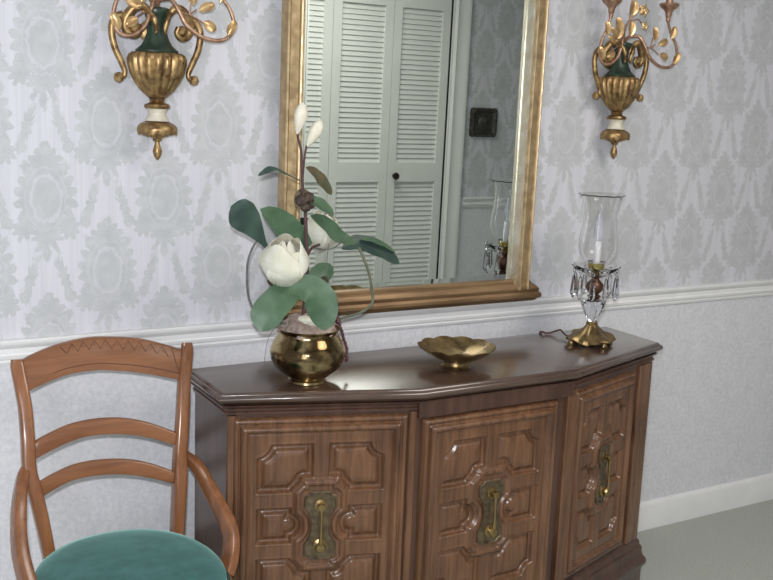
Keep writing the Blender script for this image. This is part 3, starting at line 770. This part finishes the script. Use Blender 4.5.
    def bud(a, b, r):
        a, b = Vector(a), Vector(b); ax = (b-a); L = ax.length; q = ax.to_track_quat('Z', 'Y').to_matrix()
        def fn(r_, z_, an): return r_*(1+.07*math.sin(3*an+z_*30)), z_
        MB().lathe([(.002, 0), (r*.45, L*.14), (r*.8, L*.35), (r, L*.58), (r*.85, L*.78), (r*.45, L*.93), (0, L)], 18, M_=q, c=a, fn=fn).build('bud', M['petal'], root)
    bud((.766, -.3, 1.368), (.779, -.3, 1.441), .0155); bud((.791, -.3, 1.340), (.826, -.302, 1.402), .0150)
    # vines
    MB().tube(smooth_path([(.695, -.28, 1.136), (.673, -.28, 1.113), (.658, -.28, 1.074), (.657, -.28, 1.02), (.665, -.28, .98), (.683, -.285, .955), (.729, -.29, .930), (.768, -.295, .924)], 6), .0028, 8).build('vine', M['wire_grey'], root)
    MB().tube(smooth_path([(.973, -.235, 1.09), (.993, -.25, 1.034), (1.006, -.25, .982), (1.008, -.25, .949), (.98, -.25, .928), (.932, -.26, .921), (.876, -.28, .918), (.845, -.29, .918)], 6), .0036, 8).build('vine', M['wire'], root)
    MB().tube(smooth_path([(.862, -.29, .93), (.868, -.285, 1.0), (.862, -.28, 1.06), (.865, -.28, 1.11)], 5), .0009, 6).build('vine', M['wire_grey'], root)
    MB().tube(smooth_path([(.830, -.275, 1.10), (.870, -.275, 1.095), (.905, -.27, 1.11), (.925, -.26, 1.125)], 5), .0016, 6).build('vine', M['wire_grey'], root)
    MB().tube(smooth_path([(.735, -.315, .921), (.710, -.325, .925), (.690, -.33, .900), (.682, -.332, .862), (.680, -.332, .838)], 5), .0007, 6).build('vine', M['wire_grey'], root)
    # strand of dark berries over the rim
    mb = MB(); random.seed(11)
    pts = smooth_path([(.872, -.285, .925), (.889, -.290, .924), (.897, -.292, .902), (.904, -.296, .880), (.909, -.300, .858), (.911, -.303, .836), (.908, -.305, .822)], 3)
    for i, p in enumerate(pts):
        r = .0075 if i in (2, 3, 4) else .0042 + .0012*random.random()
        mb.lathe([(0, -r), (r*.7, -r*.7), (r, 0), (r*.7, r*.7), (0, r)], 10, c=p + Vector((random.uniform(-.002, .002), random.uniform(-.002, .002), 0)))
    mb.tube(pts, .001, 6)
    mb.build('berry_strand', M['berry'], root)
def empty_part(name, parent):
    o = bpy.data.objects.new(name, None); COL.objects.link(o); o.parent = parent; o.empty_display_size = .02; return o
magnolia()

# ------------------------------------------------------------------ fluted brass dish
def dish():
    root = empty('brass_dish', 'small footed brass dish with a scalloped rim on the sideboard', 'dish', (1.221, -.327, .78)); kk = .85
    MB().lathe([(0, .0003), (.037, .0003), (.039, .003), (.036, .006), (.033, .010), (.033, .018), (.036, .021), (.0, .021)], 48).build('foot', M['brass'], root)
    def fn(r, z, a):
        k = min(1, max(0, (r-.038)/.064)); s = abs(math.sin(5.5*a+.3))**.8
        return r*(1+.035*k*(s-.5)), z + k*k*.005*(s-.5)
    MB().lathe([(r_*kk, z_) for r_, z_ in [(0, .0225), (.03, .0215), (.042, .0215), (.065, .027), (.088, .036), (.107, .047), (.118, .055), (.1185, .0565), (.117, .0575), (.104, .0485), (.086, .039), (.064, .031), (.042, .026), (.0, .025)]], 176, fn=fn).build('bowl', M['brass'], root, angle=60)
dish()

# ------------------------------------------------------------------ hurricane lamp
def lamp():
    root = empty('table_lamp', 'crystal candlestick lamp with glass hurricane shade on the right end of the sideboard', 'table lamp', (1.745, -.252, .78))
    def fn(r, z, a):
        k = min(1, r/.07); s = .5+.5*math.cos(4*a+.5); return r*(1+.22*k*(s-.5)+.05*k*math.cos(12*a)), z*(1) + (.007*k*math.cos(4*a+.5)*(1 if z > .004 else 0)) + .0015*k*math.sin(16*a)
    MB().lathe([(0, .012), (.058, .010), (.066, .010), (.071, .014), (.066, .021), (.054, .026), (.042, .031), (.031, .040), (.021, .051), (.016, .058), (.017, .063), (.014, .067), (0, .067)], 96, fn=fn).build('base', M['brass'], root)
    for k in range(4):
        a = (k*PI/2) - .125
        MB().lathe([(0, .0003), (.009, .0003), (.011, .005), (.009, .012), (.005, .017), (0, .018)], 12, c=(.066*math.cos(a), .066*math.sin(a), 0)).build('foot', M['brass'], root)
    MB().lathe([(0, .0675), (.012, .0675), (.016, .074), (.026, .094), (.034, .113), (.036, .121), (.030, .128), (.016, .131), (0, .131)], 10).build('crystal_vase', M['crystal'], root, smooth=False)
    MB().lathe([(0, .132), (.014, .132), (.017, .137), (.020, .142), (.012, .147), (.020, .155), (.026, .166), (.024, .178), (.014, .188), (.010, .193), (.014, .198), (0, .199)], 24).build('stem_knop', M['dark_node'], root)
    def sc(r, z, a): k = min(1, r/.08); return r*(1+.05*k*math.cos(10*a)), z + .0025*k*math.cos(10*a)
    MB().lathe([(.013, .198), (.026, .199), (.042, .206), (.056, .216), (.066, .226), (.068, .229), (.066, .230), (.054, .220), (.040, .210), (.026, .204), (.013, .203)], 80, fn=sc).build('crystal_bobeche', M['glass'], root)
    MB().lathe([(0, .203), (.012, .203), (.014, .207), (.020, .213), (.0235, .222), (.0235, .236), (.021, .238), (.019, .236), (.0, .232)], 32).build('candle_cup', M['cup_glass'], root)
    MB().lathe([(0, .2335), (.0105, .2335), (.0105, .300), (.009, .302), (0, .302)], 20).build('candle_sleeve', M['candle'], root)
    MB().lathe([(0, .3025), (.007, .3025), (.0075, .308), (.0125, .322), (.0135, .336), (.011, .354), (.0075, .370), (.004, .386), (0, .394)], 20).build('bulb', M['bulb'], root)
    sh_o = [(.0245, .2385), (.032, .243), (.044, .253), (.052, .268), (.0555, .285), (.0555, .302), (.052, .325), (.048, .350), (.0462, .380), (.0465, .405), (.051, .420), (.060, .431), (.066, .435)]
    sh_i = [(r-.0018, z+.0006) for r, z in sh_o]
    def rim(r, z, a): k = max(0, (z-.415)/.022); return r*(1+.008*k*math.cos(12*a)), z + .0007*k*math.cos(12*a)
    prof = sh_o + list(reversed(sh_i)); n = 72
    V = []
    for r, z in prof:
        for i in range(n):
            a = 2*PI*i/n; rr, zz = rim(r, z, a); V.append((rr*math.cos(a), rr*math.sin(a), zz))
    K = len(prof)
    Fc = [(k*n+i, k*n+(i+1) % n, ((k+1) % K)*n+(i+1) % n, ((k+1) % K)*n+i) for k in range(K) for i in range(n)]
    MB().add(V, Fc).build('hurricane_shade', M['glass'], root, angle=80)
    for k in range(10):
        a = 2*PI*k/10 + .1; r = .062; x, y = r*math.cos(a), r*math.sin(a)
        pr = MB().lathe([(0, .223), (.004, .219), (.0055, .214), (.004, .209), (0, .206)], 6, c=(x, y, 0))
        pr.lathe([(0, .205), (.004, .199), (.0065, .186), (.009, .160), (.010, .150), (.006, .141), (0, .134)], 6, c=(x, y, 0))
        pr.tube([(x*1.0, y*1.0, .222), (x*1.02, y*1.02, .229)], .0008, 6)
        pr.build('prism', M['crystal'], root, smooth=False)
    MB().tube(smooth_path([(-.030, .045, .012), (-.030, .070, .010), (-.020, .100, .012), (-.015, .118, .016), (-.022, .132, .010), (-.035, .138, .005), (-.050, .142, .0035), (-.055, .155, .004), (-.05, .175, -.03), (-.05, .180, -.3), (-.05, .182, -.6)], 6), .0027, 8).build('power_cord', M['cord'], root)
lamp()

# ------------------------------------------------------------------ wall sconces
def sconce():
    root = empty('wall_sconce', 'gilded urn wall sconce with leafy candle arms', 'wall sconce', (0, 0, 0))
    Yc = -.052; G = M['sconce_gold']
    C = (0, Yc, 0)
    MB().lathe([(0, 0), (.004, .003), (.009, .012), (.011, .022), (.008, .033), (.0055, .040), (.006, .044), (.011, .047), (.010, .050), (.016, .054), (.020, .059), (0, .059)], 20, c=C).build('finial', G, root)
    def scal(r, z, a): k = 1 if z < .07 else 0; return r*(1+.05*k*math.cos(12*a)), z - .004*k*abs(math.cos(6*a))
    MB().lathe([(0, .0595), (.022, .0595), (.034, .064), (.045, .064), (.048, .070), (.047, .078), (.042, .084), (.036, .088), (.028, .091), (.0, .092)], 48, c=C, fn=scal, sy=.9).build('drip_pan', G, root)
    MB().lathe([(0, .0925), (.029, .0925), (.026, .098), (.021, .106), (.021, .113), (.025, .121), (.0, .121)], 28, c=C).build('collar', M['sconce_cream'], root)['label'] = 'cream enamel collar'
    MB().lathe([(0, .1215), (.028, .1215), (.031, .126), (.029, .131), (.020, .134), (.016, .139), (.020, .143), (0, .143)], 28, c=C).build('ring', G, root)
    NF = 18
    def flute(r, z, a):
        k = min(1, max(0, (r-.012)/.03)); s = abs(math.cos(NF/2*a)); return r*(1+.11*k*(s-.6)), z
    MB().lathe([(0, .1435), (.016, .1435), (.024, .150), (.038, .163), (.052, .182), (.062, .203), (.067, .222), (.068, .235), (.064, .245), (.056, .250), (0, .2505)], 144, c=C, fn=flute, sy=.8).build('urn', G, root, angle=70)
    MB().lathe([(0, .251), (.050, .251), (.051, .255), (.045, .259), (.036, .267), (.029, .279), (.024, .294), (.0225, .310), (.024, .324), (.029, .337), (.033, .345), (.031, .350), (.022, .353), (0, .353)], 32, c=C, sy=.8).build('neck', M['sconce_green'], root)['label'] = 'dark green flared neck'
    for s in (-1, 1):
        h = MB()
        h.lathe([(0, -.0125), (.009, -.009), (.0125, 0), (.009, .009), (0, .0125)], 14, c=(s*.090, Yc, .190))
        h.tube([(s*(.090+0), Yc, .190)] + smooth_path([(s*.078, Yc, .193), (s*.076, Yc, .205), (s*.084, Yc, .225), (s*.098, Yc, .255), (s*.105, Yc, .285), (s*.104, Yc, .308), (s*.093, Yc, .325), (s*.080, Yc, .330)], 6), lerp_list([.006, .006, .0075, .008, .008, .0085, .009, .010], 44), 12)
        h.tube(smooth_path([(s*.018, Yc-.012, .322), (s*.026, Yc-.018, .340), (s*.040, Yc-.02, .352), (s*.058, Yc-.015, .346), (s*.072, Yc-.01, .328), (s*.078, Yc-.008, .308), (s*.070, Yc-.008, .290), (s*.055, Yc-.01, .285), (s*.044, Yc-.012, .296), (s*.048, Yc-.014, .310)], 6), lerp_list([.006, .008, .010, .011, .012, .0105, .009, .0075, .0065, .007], 55), 12)
        h.lathe([(0, -.012), (.010, -.008), (.0135, 0), (.010, .008), (0, .012)], 14, c=(s*.056, Yc-.012, .303))
        h.tube(smooth_path([(s*.026, Yc-.022, .345), (s*.016, Yc-.030, .325), (s*.010, Yc-.028, .300), (s*.013, Yc-.03, .292)], 5), lerp_list([.004, .007, .005, .002], 16), 10)
        h.build('handle', G, root)
    F = Vector((-.3, -.9, .1))
    def lfp(parent, c, d, L, W):
        c, d = Vector(c), Vector(d).normalized()
        leaf_mesh(MB(), [c - d*L/2, c - d*L*.1 + Vector((0, -.003, 0)), c + d*L*.3 + Vector((0, -.003, 0)), c + d*L/2], W, F, .35, 0, wprof=([0, .15, .4, .7, .9, 1], [.1, .75, 1, .7, .3, .02])).build('leaf', M['sconce_leaf'], parent)
    A_ = [(-.002, -.062, .352), (-.004, -.075, .364), (.004, -.09, .369), (.017, -.105, .368), (.031, -.115, .345), (.050, -.12, .311), (.090, -.12, .287), (.132, -.12, .284), (.156, -.12, .300), (.163, -.12, .326), (.153, -.12, .356), (.133, -.12, .381), (.119, -.12, .407), (.115, -.12, .418)]
    for s in (-1, 1):
        fx, fy = (1., 1.) if s > 0 else (.66, .62)
        q_ = lambda x, y, z: (s*x*fx, y*fy if y < -.07 else y, z)
        m = MB(); p = smooth_path([q_(x, y, z) for x, y, z in A_], 6)
        m.tube(p, lerp_list([.005, .005, .005, .005, .0048, .0045, .0042, .004], len(p)), 10)
        m.tube(smooth_path([q_(.035, -.117, .340), q_(.056, -.116, .338), q_(.074, -.115, .350)], 4), .0018, 8)
        m.tube(smooth_path([q_(.056, -.116, .338), q_(.058, -.116, .356), q_(.061, -.116, .368)], 4), .0018, 8)
        m.tube(smooth_path([q_(.056, -.116, .338), q_(.078, -.116, .328), q_(.09, -.116, .320)], 4), .0018, 8)
        arm = m.build('candle_arm', M['sconce_arm'], root)
        c = q_(.113, -.12, 0)
        MB().lathe([(0, .418), (.005, .418), (.007, .424), (.006, .430), (.009, .434), (.010, .444), (.014, .452), (.024, .460), (.029, .466), (.030, .470), (.027, .472), (.012, .468), (.011, .480), (.013, .498), (.014, .500), (.0, .500)], 28, c=c).build('candle_cup', M['sconce_arm'], arm)
        MB().lathe([(0, .5005), (.0095, .5005), (.0095, .600), (.007, .603), (.0, .603)], 20, c=c).build('candle', M['candle'], arm)
        for (x, z), d, L, W in (((.059, .379), (-.25, 0, 1), .042, .022), ((.095, .356), (1, 0, .45), .042, .022), ((.102, .314), (.8, 0, -.5), .034, .024), ((.156, .314), (.5, 0, 1), .040, .022), ((.133, .388), (.3, 0, 1), .040, .022)):
            lfp(arm, q_(x, -.124, z), (s*d[0], 0, d[2]), L, W)
    # centre sprig with flower
    sp = MB()
    sp.tube(smooth_path([(0, -.062, .352), (-.012, -.07, .385), (-.006, -.08, .416), (.014, -.09, .441), (.030, -.09, .457)], 6), .0030, 8)
    sp.tube(smooth_path([(-.006, -.08, .414), (.02, -.09, .420), (.040, -.09, .406)], 5), .0018, 8)
    sp.tube(smooth_path([(-.004, -.08, .418), (-.004, -.08, .452), (.002, -.085, .50)], 5), .0026, 8)
    sp.tube(smooth_path([(0, -.062, .352), (-.030, -.075, .372), (-.052, -.08, .395)], 5), .0026, 8)
    spo = sp.build('sprig', M['sconce_arm'], root)
    lfp(spo, (-.004, -.088, .392), (0, 0, 1), .045, .024); lfp(spo, (0, -.088, .452), (.1, 0, 1), .045, .026); lfp(spo, (-.052, -.085, .398), (-.35, 0, 1), .046, .028)
    lfp(spo, (-.066, -.085, .376), (-.7, 0, .8), .036, .020)
    for (x, y, z), r in (((.036, -.094, .447), .017), ((.044, -.094, .402), .012)):
        MB().lathe([(0, -.004), (r*.5, -.004), (r, .002), (r*.6, .006), (r*.3, .004), (0, .009)], 30, M_=Matrix.Rotation(PI/2, 3, 'X'), c=(x, y, z), fn=lambda r_, z_, a: (r_*(1+.22*math.cos(5*a)), z_)).build('flower', M['sconce_leaf'], spo)
    bp = MB(); bp.lathe([(0, 0), (.028, 0), (.028, .010), (.022, .014), (0, .014)], 28, M_=Matrix.Rotation(PI/2, 3, 'X'), c=(0, 0, .30))
    bp.tube([(0, -.010, .30), (0, -.045, .30)], .008, 10)
    bp.build('wall_plate', G, root)
    return root
s1 = sconce(); s2 = copy_tree(s1)
s1.location = (.517, -.001, 1.291); s2.location = (1.962, -.001, 1.303)
s1['label'] = 'gilded urn sconce with green neck on the wall left of the mirror, above the armchair'
s2['label'] = 'gilded urn sconce with green neck, right of the mirror above the glass lamp'
for s in (s1, s2): s['group'] = 'pair of urn sconces beside the mirror'
